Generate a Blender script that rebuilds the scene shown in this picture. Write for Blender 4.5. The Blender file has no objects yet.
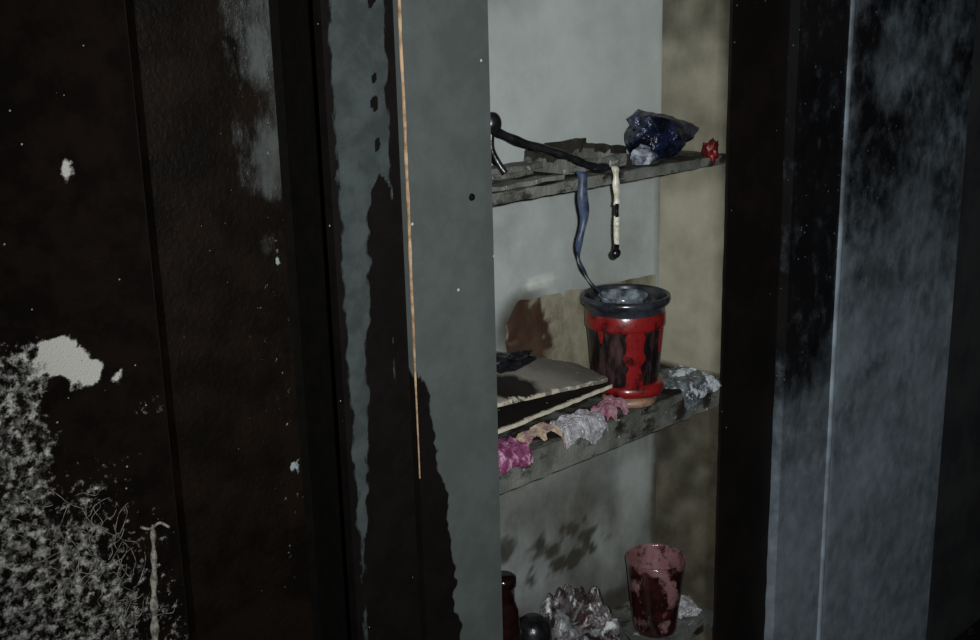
import bpy, bmesh, math, random
from mathutils import Vector, Matrix, noise
random.seed(7)
S=bpy.context.scene
S.view_settings.view_transform='Standard'
S.view_settings.look='None'
col=S.collection

# ------------------------------------------------------------ helpers
def nz(x,y,z,s,seed=0.0):
    return noise.noise(Vector((x*s+seed,y*s+seed*1.7,z*s-seed)))
def fb(x,y,z,s,seed=0.0,o=4):
    return noise.fractal(Vector((x*s+seed,y*s+seed*1.7,z*s-seed)),1.0,2.0,o)
def ss(a,b,v):
    if a==b: return 0.0
    t=max(0.0,min(1.0,(v-a)/(b-a))); return t*t*(3-2*t)
def srgb(r,g,b):
    def c(u):
        u/=255.0
        return u/12.92 if u<=0.04045 else ((u+0.055)/1.055)**2.4
    return (c(r),c(g),c(b),1.0)
def empty(name):
    e=bpy.data.objects.new(name,None); col.objects.link(e); e.empty_display_size=0.05; return e
def finish(name,bm,mat,parent=None,smooth=False,fn=None,mats=None):
    me=bpy.data.meshes.new(name); bm.to_mesh(me); bm.free()
    if mats:
        for m in mats: me.materials.append(m)
    elif mat: me.materials.append(mat)
    if smooth:
        for p in me.polygons: p.use_smooth=True
    n=len(me.vertices)
    a=me.attributes.new('soot','FLOAT','POINT'); b=me.attributes.new('ash','FLOAT','POINT')  # first mask: mostly soot, also the shade painted between the boards
    if fn:
        sv=[];av=[]
        for v in me.vertices:
            s_,a_=fn(*v.co); sv.append(s_); av.append(a_)
        a.data.foreach_set('value',sv); b.data.foreach_set('value',av)
    o=bpy.data.objects.new(name,me); col.objects.link(o)
    if parent: o.parent=parent
    return o
def sub_box(bm,x0,x1,y0,y1,z0,z1,st=0.02,jit=0.0,js=30):
    def gridf(o,u,v):
        nu=max(1,int(round(u.length/st))); nv=max(1,int(round(v.length/st)))
        vs=[[bm.verts.new(o+u*(i/nu)+v*(j/nv)) for j in range(nv+1)] for i in range(nu+1)]
        for i in range(nu):
            for j in range(nv):
                bm.faces.new((vs[i][j],vs[i+1][j],vs[i+1][j+1],vs[i][j+1]))
    X=Vector((x1-x0,0,0));Y=Vector((0,y1-y0,0));Z=Vector((0,0,z1-z0));O=Vector((x0,y0,z0))
    s=len(bm.verts)
    gridf(O,X,Z); gridf(O+X,Y,Z); gridf(O+X+Y,-X,Z); gridf(O+Y,-Y,Z); gridf(O+Z,X,Y); gridf(O+Y,X,-Y)
    if jit:
        bm.verts.ensure_lookup_table()
        for v in bm.verts[s:]:
            c=v.co.copy(); v.co+=noise.noise_vector(c*js)*jit
def box(name,x0,x1,y0,y1,z0,z1,mat,parent=None,fn=None,st=0.02,jit=0.0,js=30,smooth=False):
    bm=bmesh.new(); sub_box(bm,x0,x1,y0,y1,z0,z1,st,jit,js)
    bmesh.ops.remove_doubles(bm,verts=bm.verts,dist=1e-5)
    return finish(name,bm,mat,parent,smooth,fn)
def lathe(bm,cx,cy,prof,seg=64,a0=0,a1=360,wob=0.0,mi=0):
    full=abs(a1-a0-360)<1e-3
    n=seg if full else seg+1
    rings=[]
    for (r,z) in prof:
        ring=[]
        for i in range(n):
            a=math.radians(a0+(a1-a0)*i/seg)
            rr=r*(1+wob*nz(math.cos(a),math.sin(a),z*8,1.5)) if r>0 else 0
            ring.append(bm.verts.new((cx+rr*math.cos(a),cy+rr*math.sin(a),z)))
        rings.append(ring)
    for k in range(len(rings)-1):
        for i in range(seg):
            j=(i+1)%n
            f=bm.faces.new((rings[k][i],rings[k][j],rings[k+1][j],rings[k+1][i])); f.material_index=mi; f.smooth=True
def tube(bm,pts,rad,seg=8,mi=0):
    pts=[Vector(p) for p in pts]
    rings=[]
    for i,p in enumerate(pts):
        t=(pts[min(i+1,len(pts)-1)]-pts[max(i-1,0)]).normalized()
        a=t.orthogonal().normalized() if abs(t.y)>0.95 else t.cross(Vector((0,1,0))).normalized()
        b=t.cross(a).normalized()
        r=rad(i/(len(pts)-1)) if callable(rad) else rad
        rings.append([bm.verts.new(p+(a*math.cos(2*math.pi*k/seg)+b*math.sin(2*math.pi*k/seg))*r) for k in range(seg)])
    for i in range(len(rings)-1):
        for k in range(seg):
            f=bm.faces.new((rings[i][k],rings[i][(k+1)%seg],rings[i+1][(k+1)%seg],rings[i+1][k])); f.smooth=True; f.material_index=mi
    for ring in (rings[0],rings[-1]):
        try: bm.faces.new(ring).material_index=mi
        except: pass
def spline(P,n=8):
    P=[Vector(p) for p in P]; out=[]
    for i in range(len(P)-1):
        p0=P[max(i-1,0)];p1=P[i];p2=P[i+1];p3=P[min(i+2,len(P)-1)]
        for k in range(n):
            t=k/n
            out.append(0.5*((2*p1)+(p2-p0)*t+(2*p0-5*p1+4*p2-p3)*t*t+(-p0+3*p1-3*p2+p3)*t**3))
    out.append(P[-1]); return out
def ribbon(bm,pts,wfn,thick=0.0012,side=Vector((0.75,-0.66,0)),mi=0):
    n=len(pts); rows=[]
    for i,p in enumerate(pts):
        w=wfn(i/(n-1)); tw=0.5*nz(p.x,p.y,p.z,25,3)
        s=(Matrix.Rotation(tw,3,'Z')@side)*w*0.5
        b=Vector((side.y,-side.x,0))*thick
        rows.append([bm.verts.new(p-s-b),bm.verts.new(p-b*2.2),bm.verts.new(p+s-b),bm.verts.new(p+s+b),bm.verts.new(p-s+b)])
    for i in range(n-1):
        for k in range(5):
            f=bm.faces.new((rows[i][k],rows[i][(k+1)%5],rows[i+1][(k+1)%5],rows[i+1][k])); f.smooth=True; f.material_index=mi
    bm.faces.new(rows[0]); bm.faces.new(rows[-1])
def crumple(name,c,d,mat,seed,amp=0.3,sub=4,floor=None,parent=None,smooth=False,shape=None,ymax=None,xmax=None,ymin=None,lobes=0.35,warp=0.25):
    """crumpled film / cloth: random creased facets over a lobed lump"""
    rd=random.Random(int(seed*100))
    bm=bmesh.new(); bmesh.ops.create_icosphere(bm,subdivisions=3,radius=1.0)
    for v in bm.verts:
        p=v.co.copy()
        q=p*1.3+Vector((seed,seed*2,seed*.3))
        k=1+lobes*noise.noise(q)*1.6+amp*rd.uniform(-0.5,0.5)
        v.co=p*k+noise.noise_vector(q*1.7)*warp
    if sub>3:
        bmesh.ops.subdivide_edges(bm,edges=bm.edges[:],cuts=1,use_grid_fill=True)
        for v in bm.verts: v.co+=noise.noise_vector(v.co*5+Vector((seed,0,0)))*0.05
    for v in bm.verts:
        p=v.co
        if shape: p=shape(p)
        w=Vector((c[0]+p.x*d[0],c[1]+p.y*d[1],c[2]+p.z*d[2]))
        if floor is not None and w.z<floor: w.z=floor+0.0005*rd.random()
        if ymax is not None: w.y=min(w.y,ymax)
        if ymin is not None: w.y=max(w.y,ymin)
        if xmax is not None: w.x=min(w.x,xmax)
        v.co=w
    return finish(name,bm,mat,parent,smooth)
def drape(name,x0,x1,mat,seed,h=0.022,drop=0.02,ztop=0.983,yb=1.26,yf=1.196,thick=0.0015,amp=1.0,parent=None,cell=22,flat=True,wob=0.006):
    """a crumpled sheet lying on a shelf, its front hanging over the shelf edge"""
    bm=bmesh.new(); NU=46; NV=34; g=[]
    rd=random.Random(int(seed*37))
    L=(yb-yf)+drop
    for i in range(NU+1):
        r_=[]
        u=i/NU
        for j in range(NV+1):
            v=j/NV
            cx=x0+(x1-x0)*u
            edge=min(u,1-u)*2
            frontlen=L*(0.88+0.40*nz(u*3,seed,0,1.0,seed))
            back=0.25*nz(u*3,seed+5,0,1.0)
            s=v*frontlen
            y=yb-0.02*abs(back)-s
            hh=h*ss(0,0.45,edge+0.22)*ss(0,0.25,v+0.12)*(0.55+0.7*abs(nz(cx,y,0,cell,seed))+0.35*abs(nz(cx,y,0,cell*2.3,seed+2)))*amp
            z=ztop+0.0015+hh
            if y<yf:
                over=yf-y; k_=min(1,over/0.012)
                z=ztop+0.0015+hh*(1-0.4*k_)-over*0.9; y=yf-0.004*k_-0.3*hh*k_-0.1*over
            x=cx+wob*nz(0,y*1.0,u,30,seed)*(1 if 0.02<u<0.98 else 1.6)
            r_.append(bm.verts.new((x+rd.uniform(-.0005,.0005),y+rd.uniform(-.0005,.0004),z+rd.uniform(-.0003,.0008))))
        g.append(r_)
    for i in range(NU):
        for j in range(NV): bm.faces.new((g[i][j],g[i+1][j],g[i+1][j+1],g[i][j+1]))
    o=finish(name,bm,mat,parent,not flat)
    md=o.modifiers.new('thickness','SOLIDIFY'); md.thickness=thick; md.offset=1
    return o

# ------------------------------------------------------------ materials
def nd(nt,t,**k):
    n=nt.nodes.new(t)
    for a,b in k.items(): setattr(n,a,b)
    return n
def simple(name,c,rough=0.6,metal=0.0,c2=None,ns=40,bump=0.3,spec=0.5,trans=0.0,lo=0.4,hi=0.6,c3=None,stretch=(1,1,1),bd=0.002,alpha=1.0,coat=0.0):
    m=bpy.data.materials.new(name); m.use_nodes=True; nt=m.node_tree; b=nt.nodes['Principled BSDF']
    tc=nd(nt,'ShaderNodeTexCoord'); mp=nd(nt,'ShaderNodeMapping'); mp.inputs['Scale'].default_value=stretch
    nt.links.new(tc.outputs['Object'],mp.inputs['Vector'])
    n=nd(nt,'ShaderNodeTexNoise'); n.inputs['Scale'].default_value=ns; n.inputs['Detail'].default_value=8; n.inputs['Roughness'].default_value=0.65
    nt.links.new(mp.outputs[0],n.inputs['Vector'])
    r=nd(nt,'ShaderNodeValToRGB'); e=r.color_ramp.elements
    e[0].position=lo; e[0].color=c; e[1].position=hi; e[1].color=c2 or c
    if c3:
        x=e.new(min(1,hi+0.08)); x.color=c3
    nt.links.new(n.outputs['Fac'],r.inputs[0]); nt.links.new(r.outputs[0],b.inputs['Base Color'])
    b.inputs['Roughness'].default_value=rough; b.inputs['Metallic'].default_value=metal
    b.inputs['Specular IOR Level'].default_value=spec
    b.inputs['Transmission Weight'].default_value=trans; b.inputs['Alpha'].default_value=alpha
    b.inputs['Coat Weight'].default_value=coat
    if bump:
        n2=nd(nt,'ShaderNodeTexNoise'); n2.inputs['Scale'].default_value=ns*2.5; n2.inputs['Detail'].default_value=6
        nt.links.new(mp.outputs[0],n2.inputs['Vector'])
        bp=nd(nt,'ShaderNodeBump'); bp.inputs['Strength'].default_value=bump; bp.inputs['Distance'].default_value=bd
        nt.links.new(n2.outputs['Fac'],bp.inputs['Height']); nt.links.new(bp.outputs[0],b.inputs['Normal'])
    return m
def sooty(name,base,base2,char,char2,ashc,speck=0.0,speckc=None,stretch=(1,1,0.25),ns=28,k=0.9,ka=1.4,rough=0.6,bump=0.4,soft=0.12,speck_scale=120,asoft=0.08,ans=60,astretch=(1,1,1),spec=0.4,coat=0.0):
    m=bpy.data.materials.new(name); m.use_nodes=True; nt=m.node_tree; L=nt.links; b=nt.nodes['Principled BSDF']
    tc=nd(nt,'ShaderNodeTexCoord')
    def mapn(scale,st,det=8,off=(0,0,0)):
        mp=nd(nt,'ShaderNodeMapping'); mp.inputs['Scale'].default_value=st; mp.inputs['Location'].default_value=off
        L.new(tc.outputs['Object'],mp.inputs['Vector'])
        n=nd(nt,'ShaderNodeTexNoise'); n.inputs['Scale'].default_value=scale; n.inputs['Detail'].default_value=det; n.inputs['Roughness'].default_value=0.65
        L.new(mp.outputs[0],n.inputs['Vector']); return n
    def math_(op,a,b_=None,c_=None,clamp=False):
        n=nd(nt,'ShaderNodeMath',operation=op,use_clamp=clamp)
        for i,v in enumerate((a,b_,c_)):
            if v is None: continue
            if isinstance(v,(int,float)): n.inputs[i].default_value=v
            else: L.new(v,n.inputs[i])
        return n.outputs[0]
    def mix(f,a,c):
        n=nd(nt,'ShaderNodeMix',data_type='RGBA')
        if isinstance(f,(int,float)): n.inputs[0].default_value=f
        else: L.new(f,n.inputs[0])
        for i,v in ((6,a),(7,c)):
            if isinstance(v,tuple): n.inputs[i].default_value=v
            else: L.new(v,n.inputs[i])
        return n.outputs[2]
    def mr(v,a,c):
        n=nd(nt,'ShaderNodeMapRange',interpolation_type='SMOOTHSTEP'); L.new(v,n.inputs[0]); n.inputs[1].default_value=a; n.inputs[2].default_value=c
        return n.outputs[0]
    at=nd(nt,'ShaderNodeAttribute',attribute_name='soot'); aa=nd(nt,'ShaderNodeAttribute',attribute_name='ash')
    n1=mapn(ns,stretch); n2=mapn(ns*0.35,(1,1,1),6,(3,1,2)); n3=mapn(ans,astretch,10,(7,2,5)); n4=mapn(ns*5,(1,1,1),4)
    cb=mix(mr(n2.outputs[0],0.35,0.65),base,base2)
    cc=mix(mr(n2.outputs[0],0.4,0.62),char,char2)
    s=math_('ADD',at.outputs['Fac'],math_('MULTIPLY',math_('SUBTRACT',n1.outputs[0],0.5),k))
    f=mr(s,0.5-soft,0.5+soft)
    c=mix(f,cb,cc)
    a=math_('ADD',aa.outputs['Fac'],math_('MULTIPLY',math_('SUBTRACT',n3.outputs[0],0.5),ka))
    fa=mr(a,0.5-asoft,0.5+asoft)
    c=mix(fa,c,ashc)
    if speck>0:
        v=nd(nt,'ShaderNodeTexVoronoi'); v.inputs['Scale'].default_value=speck_scale; L.new(tc.outputs['Object'],v.inputs['Vector'])
        sx=nd(nt,'ShaderNodeSeparateColor'); L.new(v.outputs['Color'],sx.inputs[0])
        gate=math_('GREATER_THAN',sx.outputs[0],1-speck)
        size=math_('MULTIPLY',sx.outputs[1],0.30)
        dot=math_('LESS_THAN',v.outputs['Distance'],size)
        fs=math_('MULTIPLY',gate,dot)
        c=mix(fs,c,speckc or ashc)
    L.new(c,b.inputs['Base Color'])
    b.inputs['Roughness'].default_value=rough; b.inputs['Specular IOR Level'].default_value=spec; b.inputs['Coat Weight'].default_value=coat
    bp=nd(nt,'ShaderNodeBump'); bp.inputs['Strength'].default_value=bump; bp.inputs['Distance'].default_value=0.003
    h=math_('ADD',math_('ADD',f,math_('MULTIPLY',n4.outputs[0],0.8)),fa)
    L.new(h,bp.inputs['Height']); L.new(bp.outputs[0],b.inputs['Normal'])
    return m

CH=srgb(8,5,4); CH2=srgb(14,10,8)
M_door =sooty('painted_door_soot',srgb(75,80,78),srgb(67,72,70),CH,srgb(12,9,8),srgb(170,170,160),speck=0.004,k=1.1,bump=0.12,rough=0.5,speck_scale=130,ns=48,soft=0.07,stretch=(1,1,0.4),spec=0.3)
M_doorB=sooty('side_door_soot',srgb(60,65,65),srgb(46,51,51),CH,srgb(12,9,8),srgb(170,170,160),speck=0.004,k=1.5,bump=0.2,rough=0.55,speck_scale=150,ns=60,soft=0.12,stretch=(1,1,0.35),spec=0.2)
M_left =sooty('charred_door',srgb(64,67,65),srgb(42,42,41),srgb(8,5,3),srgb(17,11,7),srgb(120,128,130),speck=0.012,k=1.5,bump=0.5,rough=0.36,speck_scale=260,ns=30,soft=0.25,ka=1.7,ans=90,stretch=(1,1,0.5),spec=0.25)
M_back =sooty('cabinet_back_panel',srgb(169,174,171),srgb(153,158,155),srgb(57,55,49),srgb(71,68,60),srgb(205,205,198),speck=0.0,k=0.5,bump=0.06,rough=0.42,soft=0.4,stretch=(1,1,0.8),ns=14,ka=0.8,asoft=0.3,ans=20)
M_side =sooty('cabinet_side_panel',srgb(157,152,134),srgb(142,137,119),srgb(48,44,34),srgb(66,61,48),srgb(190,190,170),k=0.35,bump=0.08,rough=0.5,soft=0.5,stretch=(1,1,0.7),ns=30)
M_shelf=sooty('burnt_shelf_board',srgb(104,105,99),srgb(74,74,69),srgb(20,17,14),srgb(40,35,28),srgb(160,163,160),speck=0.06,k=1.3,bump=0.7,rough=0.6,stretch=(0.5,1,1),ns=40,ka=1.6)
M_frame=sooty('charred_frame',srgb(50,48,45),srgb(38,34,30),srgb(10,7,5),srgb(18,12,9),srgb(110,120,125),speck=0.006,k=0.8,bump=0.3,rough=0.6,speck_scale=200,spec=0.2)
M_right=sooty('right_door_soot',srgb(98,105,110),srgb(78,85,91),srgb(10,9,11),srgb(19,18,19),srgb(146,158,168),speck=0.02,k=0.9,ka=1.0,bump=0.12,rough=0.55,soft=0.5,asoft=0.5,ns=14,ans=30,stretch=(1,1,0.8),astretch=(1,1,0.8),speck_scale=170,speckc=srgb(100,112,122),spec=0.2)
M_wall =sooty('sooted_plaster',srgb(96,94,89),srgb(62,59,55),srgb(7,4,3),srgb(15,9,6),srgb(156,153,147),speck=0.008,k=1.9,bump=0.8,rough=0.9,stretch=(1,1,1),ns=75,speck_scale=260,ka=2.0,speckc=srgb(120,120,116),asoft=0.14,ans=90,spec=0.05)
M_strip=simple('veneer_edge',srgb(180,150,120),0.55,c2=srgb(130,100,74),ns=60,bump=0.1)
M_black=simple('char_black',srgb(5,4,3),0.8,c2=srgb(11,8,6),ns=30,spec=0.1)
M_floor=sooty('ash_floor',srgb(70,64,58),srgb(48,44,40),CH,CH2,srgb(120,118,112),speck=0.1,stretch=(1,1,1))
M_ceil =simple('sooted_ceiling',srgb(40,38,36),0.9,c2=srgb(20,18,17),ns=4)

# ------------------------------------------------------------ room
def wall_fn(x,y,z):
    if z<1.35: lim=0.494+0.082*ss(1.22,0.93,z)+0.045*fb(x,0,z,16,2)+0.02*nz(x,0,z,60,5)
    else: lim=0.36
    s=1.7-1.10*ss(0.03,-0.04,x-lim)
    if z>1.30: s=max(s,ss(1.30,1.33,z+0.015*nz(x,0,z,20))*1.7)
    a=0.44*ss(0.01,-0.05,x-lim)*ss(1.34,1.31,z)
    q=(z-1.283)+0.5*(x-0.50)
    d=math.hypot((x-0.497)/0.040,q/0.026)+0.8*nz(x,0,z,50,3); a=max(a,1.15*ss(1.25,0.55,d))
    d=math.hypot((x-0.517)/0.007,(z-1.495)/0.010)
    if d<1.4: a=max(a,1.15-0.7*d)
    if z<1.24:
        a=max(a,0.30*ss(0.08,0.0,x-lim)*ss(1.24,1.12,z))
    d=math.hypot((x-0.585)/0.035,(z-1.215)/0.018); a=max(a,0.34*ss(1.5,0.2,d))
    return s,a
box('wall_front',-1.2,0.60,1.2,1.3,0.0,2.4,M_wall,fn=wall_fn,st=0.007)
box('wall_right',2.56,3.8,1.2,1.3,0.0,2.4,simple('sooted_wall',srgb(58,58,59),0.85,c2=srgb(44,44,46),ns=6,spec=0.1),st=0.2)
box('wall_lintel',0.60,2.56,1.2,1.3,2.05,2.4,M_frame,fn=lambda x,y,z:(0.9,0),st=0.1)
box('wall_back',-1.2,3.8,1.50,1.6,0.0,2.4,M_black,st=0.5)
box('floor',-1.2,3.8,-1.5,1.6,-0.1,0.0,M_floor,fn=lambda x,y,z:(0.6+0.3*nz(x,y,z,3),0.1),st=0.1)
box('ceiling',-1.2,3.8,-1.5,1.6,2.4,2.5,M_ceil,st=0.5)

# ------------------------------------------------------------ wardrobe
W=empty('wardrobe')
R=1.69; YB=1.345
def back_fn(x,y,z):
    a=0.0
    if z>1.4:
        s=0.02+0.14*ss(1.5,1.3,x)+0.10*nz(x,y,z,9)
        s+=0.25*ss(1.60,1.67,z)*ss(1.45,1.3,x)
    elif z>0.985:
        s=0.32+0.30*ss(1.2,0.98,z)+0.15*ss(1.33,1.39,z)+0.12*nz(x,y,z,9)  # darker towards the middle shelf and just below the upper one
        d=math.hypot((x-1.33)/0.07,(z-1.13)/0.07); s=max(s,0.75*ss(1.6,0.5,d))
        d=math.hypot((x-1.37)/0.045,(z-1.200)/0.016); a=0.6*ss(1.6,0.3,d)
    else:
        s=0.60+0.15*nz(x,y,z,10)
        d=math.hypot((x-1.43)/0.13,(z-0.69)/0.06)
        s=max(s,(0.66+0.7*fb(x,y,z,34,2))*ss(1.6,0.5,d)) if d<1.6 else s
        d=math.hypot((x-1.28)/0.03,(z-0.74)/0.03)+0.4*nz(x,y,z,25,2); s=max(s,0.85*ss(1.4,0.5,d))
        s=max(s,0.80*ss(0.93,0.985,z))  # darker band right below the middle shelf
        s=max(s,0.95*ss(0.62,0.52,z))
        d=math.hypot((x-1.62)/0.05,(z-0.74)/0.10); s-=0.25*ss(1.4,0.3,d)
    s+=0.25*ss(1.67,1.69,x)  # darker along the right-hand corner
    return s,a
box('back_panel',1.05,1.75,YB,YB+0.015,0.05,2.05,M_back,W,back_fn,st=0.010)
def side_fn(x,y,z):
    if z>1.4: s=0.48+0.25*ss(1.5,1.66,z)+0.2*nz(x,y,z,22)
    elif z>0.985: s=0.24+0.30*ss(1.3,1.39,z)+0.12*nz(x,y,z,26)  # darker just below the upper shelf
    else: s=0.82+0.22*nz(x,y,z,26)+0.2*ss(0.85,0.98,z)  # darker bay, more so just below the middle shelf
    s+=0.35*ss(1.222,1.202,y)  # darker along the front edge
    return s,0.0
box('side_panel',R,R+0.018,1.2,YB,0.05,2.05,M_side,W,side_fn,st=0.0135)
box('partition_panel',1.032,1.05,1.2,YB,0.05,2.05,M_side,W,side_fn,st=0.02)
def shelf_fn(x,y,z):
    s=0.55+0.35*fb(x,y,z,14,1); a=0.16+0.15*nz(x,y,z,30,4)
    if y<1.204: s=0.34+0.45*fb(x,y,z,16,3)
    if z<0.6: s-=0.15; a+=0.08
    return s,a
for i,(zt,th_) in enumerate([(1.393,0.016),(0.983,0.050),(0.512,0.03)]):
    box('shelf_%d'%(i+1),1.05,R,1.2,YB,zt-th_,zt,M_shelf,W,shelf_fn,st=0.009,jit=0.0022,js=38)
box('plinth',0.62,2.56,1.2,1.49,0.0,0.05,M_frame,W,lambda x,y,z:(0.9,0),st=0.1)
box('top_board',0.62,2.56,1.2,1.49,2.03,2.05,M_frame,W,lambda x,y,z:(0.9,0),st=0.1)
box('compartment_back',0.60,1.032,1.47,1.485,0.05,2.03,M_black,W,st=0.1)
box('compartment_side',0.60,0.61,1.21,1.47,0.05,2.03,M_black,W,st=0.1)
box('inner_divider',0.965,0.98,1.21,1.46,0.05,2.03,M_black,W,st=0.1)
def fr_fn(x,y,z):
    s=0.95+0.2*nz(x,y,z,8); a=0.0
    a+=0.1*ss(0.9,0.4,z)*ss(1.75,1.85,x)
    d=math.hypot((x-1.79)/0.015,(z-1.40)/0.012); a=max(a,0.45*ss(1.3,0.3,d))
    return s,a
box('stile',R+0.018,1.862,1.196,1.236,0.05,2.03,M_frame,W,fr_fn,st=0.012,jit=0.0012)
box('stile_edge',R-0.002,R+0.02,1.194,1.2,0.05,2.03,M_frame,W,lambda x,y,z:(0.9,0.02),st=0.012,jit=0.001)

D=empty('wardrobe_door')
def dA(x,y,z):
    s=0.0
    e=0.963+0.030*ss(1.17,0.95,z)+0.014*ss(0.95,0.8,z)+0.012*nz(0,0,z,18)+0.007*nz(0,0,z,70)
    s=max(s,1.5*ss(0.026,-0.016,x-e)*ss(1.24,1.08,z))
    s+=0.1*nz(x,0,z,5)
    s+=0.20*ss(0.9,0.7,z)
    return s,0.0
box('leaf',0.956,1.107,1.176,1.194,0.06,2.0,M_door,D,dA,st=0.006)
bm=bmesh.new()
n=300; prev=None
for i in range(n+1):
    z=1.02+(2.0-1.02)*i/n
    w=0.0014*ss(1.02,1.35,z)*(1+0.7*nz(0,0,z,40))+0.0004
    xo=0.9555+0.0010*nz(0,0,z,9)
    row=[bm.verts.new((xo-w,1.1765,z)),bm.verts.new((xo-w,1.1748,z)),bm.verts.new((xo+w,1.1748,z)),bm.verts.new((xo+w,1.1765,z))]
    if prev:
        for k in range(3): bm.faces.new((prev[k],prev[k+1],row[k+1],row[k]))
    prev=row
finish('edge_strip',bm,M_strip,D)
bm=bmesh.new()
bmesh.ops.create_cone(bm,cap_ends=True,segments=20,radius1=0.0055,radius2=0.0045,depth=0.003,matrix=Matrix.Translation((1.068,1.1752,1.399))@Matrix.Rotation(math.radians(90),4,'X'))
bmesh.ops.create_cone(bm,cap_ends=True,segments=12,radius1=0.003,radius2=0.002,depth=0.004,matrix=Matrix.Translation((1.068,1.174,1.399))@Matrix.Rotation(math.radians(90),4,'X'))
finish('keyhole',bm,M_black,D,True)
def dB(x,y,z):
    s=0.16+0.22*nz(x,0,z,9)
    xc=0.916-0.016*ss(1.42,1.08,z)+0.006*nz(0,0,z,12)
    w=0.020*ss(1.46,1.40,z)+0.008*ss(1.2,1.0,z)+0.014*ss(1.05,0.8,z)+0.008*nz(0,0,z,40,3)
    if w>0.001: s=max(s,1.5*ss(w*1.7,w*0.3,abs(x-xc)))
    right=0.937-0.010*ss(1.42,1.38,z)-0.02*ss(1.2,1.05,z)
    s=max(s,1.4*ss(right-0.012,right+0.010,x+0.006*nz(0,0,z,30)))
    s=max(s,1.0*ss(0.864,0.838,x+0.006*nz(0,0,z,40,6)))
    s=max(s,0.42*ss(1.15,0.9,z)+0.7*nz(x*3,0,z*0.4,30)*ss(1.15,0.9,z))
    return s,0.0
box('leaf',0.840,0.950,1.182,1.198,0.06,2.0,M_doorB,empty('wardrobe_door'),dB,st=0.005)
def dL(x,y,z):
    e=0.733+0.006*nz(0,0,z,20)
    s=1.15
    if z>1.40:
        up=ss(1.40,1.46,z)
        s=1.15-0.72*up*ss(-0.012,0.012,x-e)
        s=min(s,1.15-0.46*up*ss(0.690,0.71,x))
    else:
        s=1.15-0.36*ss(0.70,0.74,x)*ss(1.05,1.25,z)
    a=0.0
    d=math.hypot((x-0.756)/0.006,(z-1.37)/0.02); a=max(a,0.55*ss(1.3,0.3,d))
    d=math.hypot((x-0.760)/0.008,(z-1.09)/0.02); a=max(a,0.6*ss(1.3,0.3,d))
    a=max(a,0.19*ss(0.66,0.75,x))
    return s,a
box('leaf',0.602,0.768,1.182,1.2,0.06,2.0,M_left,empty('wardrobe_door'),dL,st=0.006)
DR=empty('wardrobe_door')
def dR(x,y,z):
    low=ss(1.12,0.66,z)
    s=1.15-1.05*low+0.1*nz(x,0,z,25)
    a=0.0+0.30*low
    if x>2.05:
        s=min(s,1.0-0.58*ss(1.45,0.95,z)+0.15*nz(x,0,z,25))
        a=max(a,0.10+0.20*ss(1.4,0.9,z)+0.18*nz(x,0,z,7,3)+0.08*ss(2.1,2.35,x))
        s-=0.35*ss(0.1,0.5,nz(x,0,z,9,2)+0.25)
    else:
        s=max(s,1.1*ss(0.75,1.0,z)*ss(2.06,1.96,x))
    g=ss(0.030,0.0,abs(x-2.05))
    a=max(a,g*(0.26+0.30*ss(1.5,0.8,z)))
    return s,a
box('leaf',1.864,2.555,1.176,1.198,0.06,2.0,M_right,DR,dR,st=0.012)
bm=bmesh.new(); prev=None
for i in range(161):
    z=0.06+1.94*i/160
    row=[]
    for k in range(9):
        a=math.pi*k/8
        row.append(bm.verts.new((2.040-0.007*math.cos(a),1.176-0.005*math.sin(a)*(1+0.2*nz(0,0,z,30)),z)))
    if prev:
        for k in range(8): bm.faces.new((prev[k],prev[k+1],row[k+1],row[k]))
    prev=row
finish('moulding',bm,M_right,DR,True,lambda x,y,z:(0.6-0.4*ss(1.5,0.9,z),0.25+0.3*ss(1.6,0.9,z)+0.3*nz(x,y,z,20)))

# ------------------------------------------------------------ shelf 1 things
M_char=simple('melted_black_plastic',srgb(10,10,12),0.3,c2=srgb(26,25,28),ns=60,bump=0.4)
bm=bmesh.new()
pts=spline([(1.178,1.262,1.482),(1.205,1.255,1.468),(1.24,1.245,1.452),(1.28,1.232,1.438),(1.31,1.220,1.426),(1.340,1.210,1.412),(1.372,1.206,1.402)],8)
tube(bm,pts,lambda t:0.0062-0.0012*math.sin(t*40)*0.5,10)
tube(bm,spline([(1.190,1.262,1.478),(1.186,1.26,1.45),(1.188,1.25,1.430),(1.195,1.24,1.412)],6),0.005,8)
bmesh.ops.create_uvsphere(bm,u_segments=16,v_segments=12,radius=0.015,matrix=Matrix.Translation((1.190,1.26,1.484))@Matrix.Diagonal((1,0.8,1.15,1)))
bmesh.ops.create_uvsphere(bm,u_segments=16,v_segments=12,radius=0.009,matrix=Matrix.Translation((1.368,1.206,1.404))@Matrix.Diagonal((2.2,0.8,0.9,1)))
finish('burnt_electric_cable',bm,M_char,None,True)
bm=bmesh.new()
sub_box(bm,1.325,1.465,1.240,1.326,1.3955,1.401,0.01,0.001)
for (a,b,c,d,h_) in [(1.325,1.465,1.236,1.242,1.414),(1.325,1.465,1.322,1.328,1.434),(1.322,1.328,1.238,1.328,1.426),(1.462,1.468,1.238,1.328,1.426)]:
    sub_box(bm,a,b,c,d,1.3955,h_,0.008,0.003,60)
finish('charred_wooden_tray',bm,M_shelf,None,False,lambda x,y,z:(1.4 if z>1.418 else 0.35,0.34 if z<1.41 else 0.0))
bm=bmesh.new()
sub_box(bm,1.12,1.30,1.285,1.325,1.3955,1.407,0.01,0.003,30)
sub_box(bm,1.10,1.285,1.205,1.225,1.3955,1.402,0.01,0.003,30)
sub_box(bm,1.14,1.300,1.265,1.30,1.407,1.416,0.01,0.003,30)
finish('burnt_wood_slats',bm,M_shelf,None,False,lambda x,y,z:(0.36,0.32))
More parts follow.
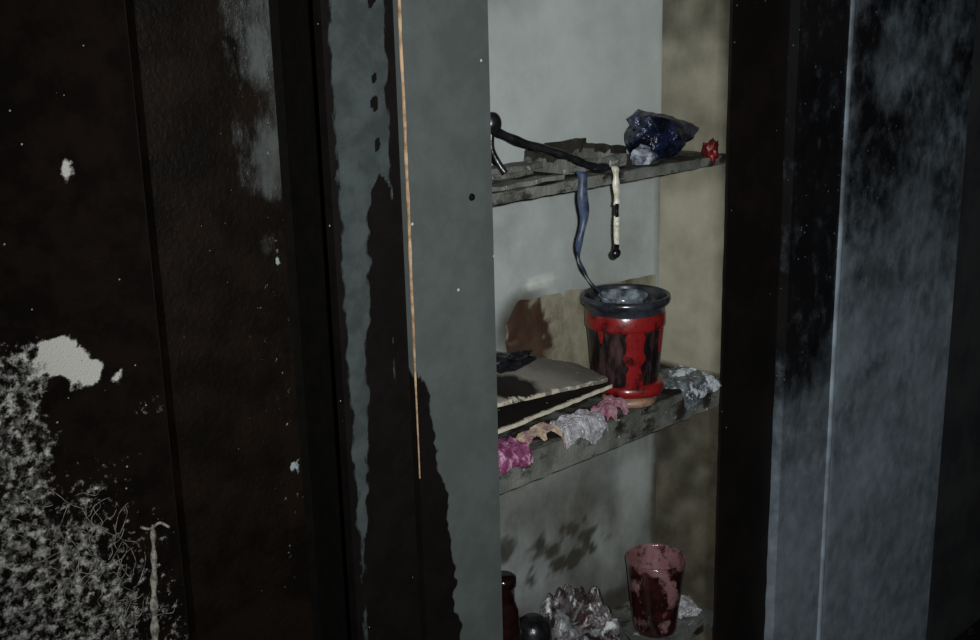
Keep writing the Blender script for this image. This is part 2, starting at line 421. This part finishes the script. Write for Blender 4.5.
M_blue=simple('blue_plastic_film',srgb(8,10,20),0.2,c2=srgb(22,30,56),ns=36,bump=0.8,bd=0.008,lo=0.44,hi=0.60,c3=srgb(92,104,136),spec=0.6)  # palest ramp tone paints highlights into the film colour
crumple('crumpled_plastic_bag',(1.586,1.265,1.430),(0.066,0.045,0.037),M_blue,3.1,amp=0.22,sub=4,floor=1.3955,xmax=1.674,lobes=0.22,warp=0.16,smooth=True,shape=lambda p:Vector((p.x*1.15,p.y,p.z*(1.0-0.36*p.x))))
M_red=simple('melted_red_plastic',srgb(50,10,12),0.4,c2=srgb(100,20,20),ns=60,bump=0.4,bd=0.003,spec=0.4)
crumple('melted_red_plastic_scrap',(1.652,1.204,1.402),(0.014,0.013,0.022),M_red,8.0,amp=0.3,sub=4,xmax=1.687,smooth=True)
M_white=simple('scorched_white_plastic',srgb(190,188,172),0.4,c2=srgb(150,145,125),ns=60,bump=0.3)
crumple('pale_plastic_scrap',(1.487,1.222,1.408),(0.024,0.016,0.014),simple('pale_blue_film',srgb(150,156,164),0.3,c2=srgb(60,66,78),ns=50,bump=0.5),5.0,amp=0.3,floor=1.3955)
bm=bmesh.new()
ribbon(bm,spline([(1.318,1.215,1.402),(1.312,1.194,1.402),(1.306,1.188,1.37),(1.312,1.190,1.335),(1.303,1.192,1.30),(1.310,1.20,1.275),(1.335,1.215,1.25),(1.372,1.235,1.222),(1.408,1.25,1.196),(1.432,1.255,1.176)],8),lambda t:0.016-0.012*ss(0.2,0.65,t)+0.002*math.sin(t*30))
finish('blue_ribbon',bm,simple('blue_ribbon_cloth',srgb(60,72,94),0.5,c2=srgb(30,38,54),ns=50,bump=0.3),None)
bm=bmesh.new()
ribbon(bm,spline([(1.392,1.215,1.401),(1.388,1.195,1.404),(1.386,1.190,1.38),(1.388,1.190,1.345)],8),lambda t:0.010+0.002*math.sin(t*20))
tube(bm,[(1.388,1.190,1.347),(1.387,1.190,1.335),(1.388,1.190,1.326)],0.0035,8,1)
ribbon(bm,spline([(1.388,1.190,1.328),(1.387,1.190,1.30),(1.388,1.190,1.278)],8),lambda t:0.010-0.003*t)
bmesh.ops.create_uvsphere(bm,u_segments=12,v_segments=8,radius=0.0055,matrix=Matrix.Translation((1.388,1.190,1.315)))
tube(bm,[(1.388,1.190,1.282),(1.386,1.190,1.272),(1.387,1.190,1.262)],0.0045,8,1)
s0=len(bm.faces)
bmesh.ops.create_uvsphere(bm,u_segments=14,v_segments=10,radius=0.009,matrix=Matrix.Translation((1.386,1.190,1.268))@Matrix.Diagonal((1,0.8,0.9,1)))
bm.faces.ensure_lookup_table()
for f in bm.faces[s0:]: f.material_index=1
finish('melted_white_strap',bm,None,None,True,mats=[M_white,M_char])

# ------------------------------------------------------------ shelf 2 things
B=empty('paint_bucket')
bx,by=1.485,1.2535
M_body=simple('bucket_body_black',srgb(18,13,14),0.35,c2=srgb(70,48,48),ns=60,bump=0.3,stretch=(1,1,0.25),lo=0.46,hi=0.66)
M_rim=simple('bucket_rim_plastic',srgb(24,26,30),0.25,c2=srgb(46,48,54),ns=30,bump=0.1)
M_bred=simple('bucket_red',srgb(40,10,12),0.3,c2=srgb(114,22,22),ns=45,bump=0.3,coat=0.35,lo=0.36,hi=0.50)
M_glassd=simple('smoky_glass',srgb(120,128,136),0.12,c2=srgb(50,54,62),ns=40,bump=0.2,spec=0.8)
bm=bmesh.new()
lathe(bm,bx,by,[(0.0,1.022),(0.055,1.022),(0.058,1.03),(0.066,1.118),(0.0665,1.12)])
finish('body',bm,M_body,B,True)
bm=bmesh.new()
lathe(bm,bx,by,[(0.0665,1.120),(0.0685,1.122),(0.0690,1.126),(0.0685,1.143),(0.067,1.147)])
vd=220
for (c,w0,w1,z0,z1) in [(vd+16,15,13,1.02,1.123),(vd-38,1.5,6,1.10,1.123),(vd+66,3,7,1.08,1.123)]:
    rows=[]; N=22
    for k in range(N+1):
        t=k/N; z=z0+(z1-z0)*t
        rb=0.058+(0.066-0.058)*(z-1.03)/(1.118-1.03)+0.0018
        row=[]
        for i in range(13):
            w=(w0+(w1-w0)*t)*(1+0.5*nz(0,c,z,60)+(0.25*nz(i,c,z,30)))
            a=math.radians(c-w+2*w*i/12)
            e=0.0015*(1-(abs(i-6)/6)**4)
            row.append(bm.verts.new((bx+(rb-0.0015+e)*math.cos(a),by+(rb-0.0015+e)*math.sin(a),z)))
        rows.append(row)
    for k in range(N):
        for i in range(12): bm.faces.new((rows[k][i],rows[k][i+1],rows[k+1][i+1],rows[k+1][i]))
lathe(bm,bx+0.006,by-0.008,[(0.0,1.000),(0.046,1.000),(0.056,1.004),(0.059,1.012),(0.057,1.022),(0.05,1.0245),(0.0,1.0245)],wob=0.06)
finish('red_band',bm,M_bred,B,True)
bm=bmesh.new()
lathe(bm,bx,by,[(0.067,1.145),(0.0685,1.156),(0.0755,1.161),(0.077,1.167),(0.0755,1.173),(0.0715,1.174),(0.069,1.170),(0.066,1.15),(0.064,1.135),(0.0,1.132)])
finish('rim',bm,M_rim,B,True)
bm=bmesh.new()
lathe(bm,bx-0.006,by,[(0.0,1.135),(0.03,1.135),(0.034,1.15),(0.040,1.168),(0.042,1.173),(0.0405,1.174),(0.037,1.168),(0.030,1.142),(0.0,1.139)])
finish('inner_cup',bm,M_glassd,B,True)
bm=bmesh.new()
lathe(bm,bx-0.002,by-0.012,[(0.0,0.9845),(0.042,0.9845),(0.047,0.988),(0.047,0.996),(0.043,0.9995),(0.0,1.0)],wob=0.04)
finish('round_tin_lid',bm,simple('tan_lid',srgb(140,110,90),0.45,c2=srgb(96,74,60),ns=40,bump=0.3),None,True)
bm=bmesh.new(); NU,NV=64,30; g=[]
for i in range(NU+1):
    r_=[]
    for j in range(NV+1):
        u=i/NU; v=j/NV
        x=1.285+0.392*u
        top=1.180-0.020*u+0.005*nz(u,0,0,9)-0.035*ss(0.10,0.0,u)-0.012*ss(0.02,0.0,abs(u-0.36))
        z=0.984+(top-0.984)*v
        crease=abs(nz(u*2.5+v*0.8,v,0,3,4))
        y=1.3425-0.004*(1-v)-0.006*crease*(1-ss(1.38,1.44,x))-0.002*crease
        r_.append(bm.verts.new((min(x,1.682),min(y,1.342),z)))
    g.append(r_)
for i in range(NU):
    for j in range(NV): bm.faces.new((g[i][j],g[i+1][j],g[i+1][j+1],g[i][j+1]))
def cb_fn(x,y,z):
    s=0.30+0.3*nz(x,y,z,16)
    d=math.hypot((x-1.325)/0.055,(z-1.11)/0.07)+0.5*fb(x,y,z,30,7); s=max(s,0.95*ss(1.5,0.7,d))
    return s,0.10
o=finish('creased_cardboard_panel',bm,sooty('stained_card',srgb(136,131,112),srgb(110,106,90),srgb(48,33,23),srgb(64,46,33),srgb(176,174,162),k=1.1,soft=0.3,ns=30,bump=0.3,stretch=(1,1,0.6)),None,False,cb_fn)
md=o.modifiers.new('s','SOLIDIFY'); md.thickness=0.0012
def board(name,P,th,mat,fn,n=24):
    A,Bq,Cq,Dq=[Vector(p) for p in P]
    bm=bmesh.new(); top=[];bot=[]
    for i in range(n+1):
        tr=[];br=[]
        for j in range(9):
            u=i/n; v=j/8
            p=A.lerp(Bq,u).lerp(Dq.lerp(Cq,u),v)
            if i in(0,n) or j in(0,8): p=p+noise.noise_vector(p*60)*0.002
            tr.append(bm.verts.new(p)); br.append(bm.verts.new(p-Vector((0,0,th))))
        top.append(tr);bot.append(br)
    for i in range(n):
        for j in range(8):
            bm.faces.new((top[i][j],top[i+1][j],top[i+1][j+1],top[i][j+1]))
            bm.faces.new((bot[i][j+1],bot[i+1][j+1],bot[i+1][j],bot[i][j]))
    for i in range(n):
        bm.faces.new((top[i][0],bot[i][0],bot[i+1][0],top[i+1][0])); bm.faces.new((top[i+1][8],bot[i+1][8],bot[i][8],top[i][8]))
    for j in range(8):
        bm.faces.new((top[0][j+1],bot[0][j+1],bot[0][j],top[0][j])); bm.faces.new((top[n][j],bot[n][j],bot[n][j+1],top[n][j+1]))
    return finish(name,bm,mat,None,False,fn)
M_board=sooty('scorched_board',srgb(118,114,105),srgb(94,91,84),srgb(16,12,9),srgb(26,20,15),srgb(176,168,150),speck=0.04,k=1.0,soft=0.18,ns=24,bump=0.3,stretch=(0.6,1,1))
def bf(x,y,z):
    s=0.22+0.2*nz(x,y,z,16)
    d=math.hypot((x-1.19)/0.05,(y-1.23)/0.03); s=max(s,0.95*ss(1.3,0.5,d))
    return s,(0.50 if y<1.212 and z>1.05 else 0.1)
def bf_gap_shade(x,y,z):
    return (0.2,0.75) if y<1.204 else (1.25,0.0)  # pale front edge; top painted near-black as the shade of the gap
board('scorched_wooden_board',[(1.070,1.206,1.082),(1.392,1.210,1.054),(1.415,1.30,1.056),(1.085,1.322,1.165)],0.006,M_board,bf)
board('scorched_wooden_board',[(1.075,1.202,1.034),(1.392,1.202,1.045),(1.408,1.29,1.036),(1.07,1.31,1.030)],0.006,M_board,bf_gap_shade,n=40)
crumple('charred_lump',(1.188,1.240,1.124),(0.045,0.020,0.013),M_char,4.4,amp=0.3)
M_mag=simple('magenta_cloth',srgb(84,26,60),0.75,c2=srgb(126,60,98),ns=60,bump=0.6,lo=0.40,hi=0.52,c3=srgb(176,150,162))
M_tan=simple('tan_cloth',srgb(170,150,128),0.75,c2=srgb(134,118,104),ns=60,bump=0.6,lo=0.4,hi=0.54,c3=srgb(126,70,98))
M_foil=simple('crumpled_foil',srgb(172,170,174),0.4,c2=srgb(124,120,124),ns=70,bump=0.8,bd=0.004,metal=0.1,lo=0.40,hi=0.56,c3=srgb(204,204,206))
drape('magenta_cloth',1.06,1.192,M_mag,1.3,h=0.030,drop=0.026,yb=1.235,cell=15)
drape('tan_cloth',1.196,1.262,M_tan,2.6,h=0.032,drop=0.012,yb=1.235,yf=1.195,cell=13)
drape('crumpled_aluminium_foil',1.266,1.366,M_foil,9.2,h=0.028,drop=0.030,yb=1.235,yf=1.195,cell=20)
drape('pink_cloth',1.370,1.424,simple('pink_cloth',srgb(110,52,74),0.75,c2=srgb(156,124,130),ns=60,bump=0.6),6.2,h=0.030,drop=0.010,yb=1.235,cell=15)
drape('crumpled_clear_plastic',1.565,1.678,simple('dirty_clear_film',srgb(104,110,114),0.25,c2=srgb(52,56,58),ns=34,bump=0.7,bd=0.005,lo=0.38,hi=0.52,c3=srgb(180,186,190),spec=0.6),7.7,h=0.018,drop=0.030,yb=1.29,cell=18)

# ------------------------------------------------------------ shelf 3 things
G=empty('drinking_glass')
gx,gy=1.560,1.240
bm=bmesh.new()
prof=[(0.0,0.5135),(0.036,0.5135),(0.040,0.517)]+[(0.040+0.015*k/20,0.517+0.141*k/20) for k in range(1,21)]+[(0.0555,0.661),(0.0535,0.662),(0.0525,0.658),(0.046,0.60),(0.038,0.526),(0.0,0.524)]
lathe(bm,gx,gy,prof,seg=96)
def gfn(x,y,z):
    r_=math.hypot(x-gx,y-gy)
    lim=0.040+0.015*(z-0.517)/0.141-0.0006
    if r_<lim: return 0.36,0.0
    a=math.atan2(y-gy,x-gx)
    return 0.64-0.50*ss(0.640,0.660,z)+0.6*nz(math.cos(a),math.sin(a),z*14,1.6,4),0.18
m=sooty('pink_tinted_glass',srgb(126,92,92),srgb(100,64,66),srgb(24,10,10),srgb(46,18,18),srgb(170,150,146),k=1.5,soft=0.14,ns=75,bump=0.1,rough=0.12,stretch=(1,1,0.7),spec=0.8,ka=1.5,coat=0.4)
finish('glass_wall',bm,m,G,True,gfn)
M_brown=simple('brown_bottle_glass',srgb(30,13,12),0.15,c2=srgb(14,7,7),ns=30,bump=0.2,spec=0.6)
bm=bmesh.new()
lathe(bm,1.180,1.25,[(0.0,0.5135),(0.026,0.5135),(0.028,0.52),(0.028,0.66),(0.024,0.70),(0.0185,0.715),(0.0185,0.742),(0.0215,0.744),(0.0215,0.758),(0.018,0.761),(0.0,0.761)],seg=32)
finish('brown_bottle',bm,M_brown,None,True)
bm=bmesh.new()
lathe(bm,1.258,1.262,[(0.0,0.5135),(0.030,0.5135),(0.033,0.53),(0.033,0.61),(0.031,0.632),(0.026,0.642),(0.016,0.650),(0.0,0.652)],seg=32,wob=0.05)
finish('charred_jar',bm,M_char,None,True)
bm=bmesh.new(); NU,NV=70,44; g=[]
for i in range(NU+1):
    r_=[]
    for j in range(NV+1):
        u=i/NU; v=j/NV
        x=1.315+0.185*u+0.010*nz(u*3,v*3,0,1,2)
        y=1.212+0.122*v
        bump_=ss(0,0.30,min(u,1-u)+0.02)*ss(0,0.2,v+0.02)
        h_=(0.030+0.085*v)*bump_*(0.85+0.55*nz(u*3.5,v*3,0,1,3)+0.35*abs(nz(u*8,v*6,0,1,6)))
        r_.append(bm.verts.new((x,min(y,1.338),0.5155+h_)))
    g.append(r_)
for i in range(NU):
    for j in range(NV): bm.faces.new((g[i][j],g[i+1][j],g[i+1][j+1],g[i][j+1]))
M_wrap=sooty('silvery_wrapper',srgb(122,124,126),srgb(90,86,86),srgb(24,18,18),srgb(52,36,36),srgb(190,192,194),k=1.6,soft=0.10,ns=34,bump=0.5,rough=0.3,stretch=(1,1,1),spec=0.6,ka=1.8,ans=36)
o=finish('crumpled_plastic_wrapper',bm,M_wrap,None,True,lambda x,y,z:(0.54,0.32))
md=o.modifiers.new('t','SOLIDIFY'); md.thickness=0.001
crumple('silver_wrapper_scrap',(1.648,1.24,0.520),(0.030,0.026,0.014),M_foil,15.5,amp=0.3,sub=4,floor=0.515,xmax=1.687)

# ------------------------------------------------------------ ash-covered branch leaning on the plaster
bm=bmesh.new()
tube(bm,spline([(0.52,1.10,0.005),(0.53,1.13,0.35),(0.545,1.165,0.70),(0.548,1.182,0.90),(0.553,1.186,0.97),(0.560,1.188,1.03),(0.564,1.188,1.078)],10),lambda t:0.0078-0.0054*t+0.0012*math.sin(t*75),8)
tube(bm,spline([(0.550,1.19,1.079),(0.560,1.188,1.074),(0.572,1.187,1.078),(0.584,1.188,1.068)],5),0.0018,6)
rr=random.Random(5)
for i in range(90):
    z0=0.86+0.28*rr.random()**0.8; x0=0.455+0.105*rr.random()-0.06*max(0,z0-0.98)/0.18
    p=Vector((x0,1.194,z0)); P=[p.copy()]; dr=Vector((rr.uniform(-1,1),0,rr.uniform(-1,1))).normalized()
    for k in range(5):
        dr=(dr+Vector((rr.uniform(-.7,.7),0,rr.uniform(-.7,.7)))).normalized(); p=p+dr*0.008; p.y=1.195+rr.uniform(-0.004,0.003); P.append(p.copy())
    tube(bm,spline(P,3),0.00038,4)
finish('ash_covered_branch',bm,simple('ash_fibres',srgb(134,129,118),0.85,c2=srgb(68,64,58),ns=120,bump=0.4),None,True)

# ------------------------------------------------------------ camera + light
f=1169.0
th=math.radians(15); yaw=math.radians(43); r=math.radians(1.44)
fw=Vector((math.sin(yaw)*math.cos(th),math.cos(yaw)*math.cos(th),-math.sin(th)))
r0=Vector((math.cos(yaw),-math.sin(yaw),0)); u0=r0.cross(fw)
up=u0*math.cos(r)+r0*math.sin(r); rt=r0*math.cos(r)-u0*math.sin(r)
cd=bpy.data.cameras.new('camera'); cam=bpy.data.objects.new('camera',cd); col.objects.link(cam)
cd.sensor_width=36; cd.lens=36*f/980; cd.clip_start=0.02
m3=Matrix((rt,up,-fw)).transposed(); cam.matrix_world=Matrix.Translation((0,0,1.65))@m3.to_4x4()
S.camera=cam
ld=bpy.data.lights.new('phone_torch','SPOT'); ld.energy=150; ld.color=(0.95,0.995,1.0); ld.shadow_soft_size=0.010; ld.spot_size=math.radians(90); ld.spot_blend=1.0
o=bpy.data.objects.new('phone_torch',ld); col.objects.link(o); o.location=(0.03,-0.027,1.68)
o.rotation_euler=(Vector((1.62,1.28,1.26))-Vector(o.location)).to_track_quat('-Z','Y').to_euler()
w=bpy.data.worlds.new('world'); S.world=w; w.use_nodes=True
w.node_tree.nodes['Background'].inputs[0].default_value=(0.6,0.75,1,1); w.node_tree.nodes['Background'].inputs[1].default_value=0.010
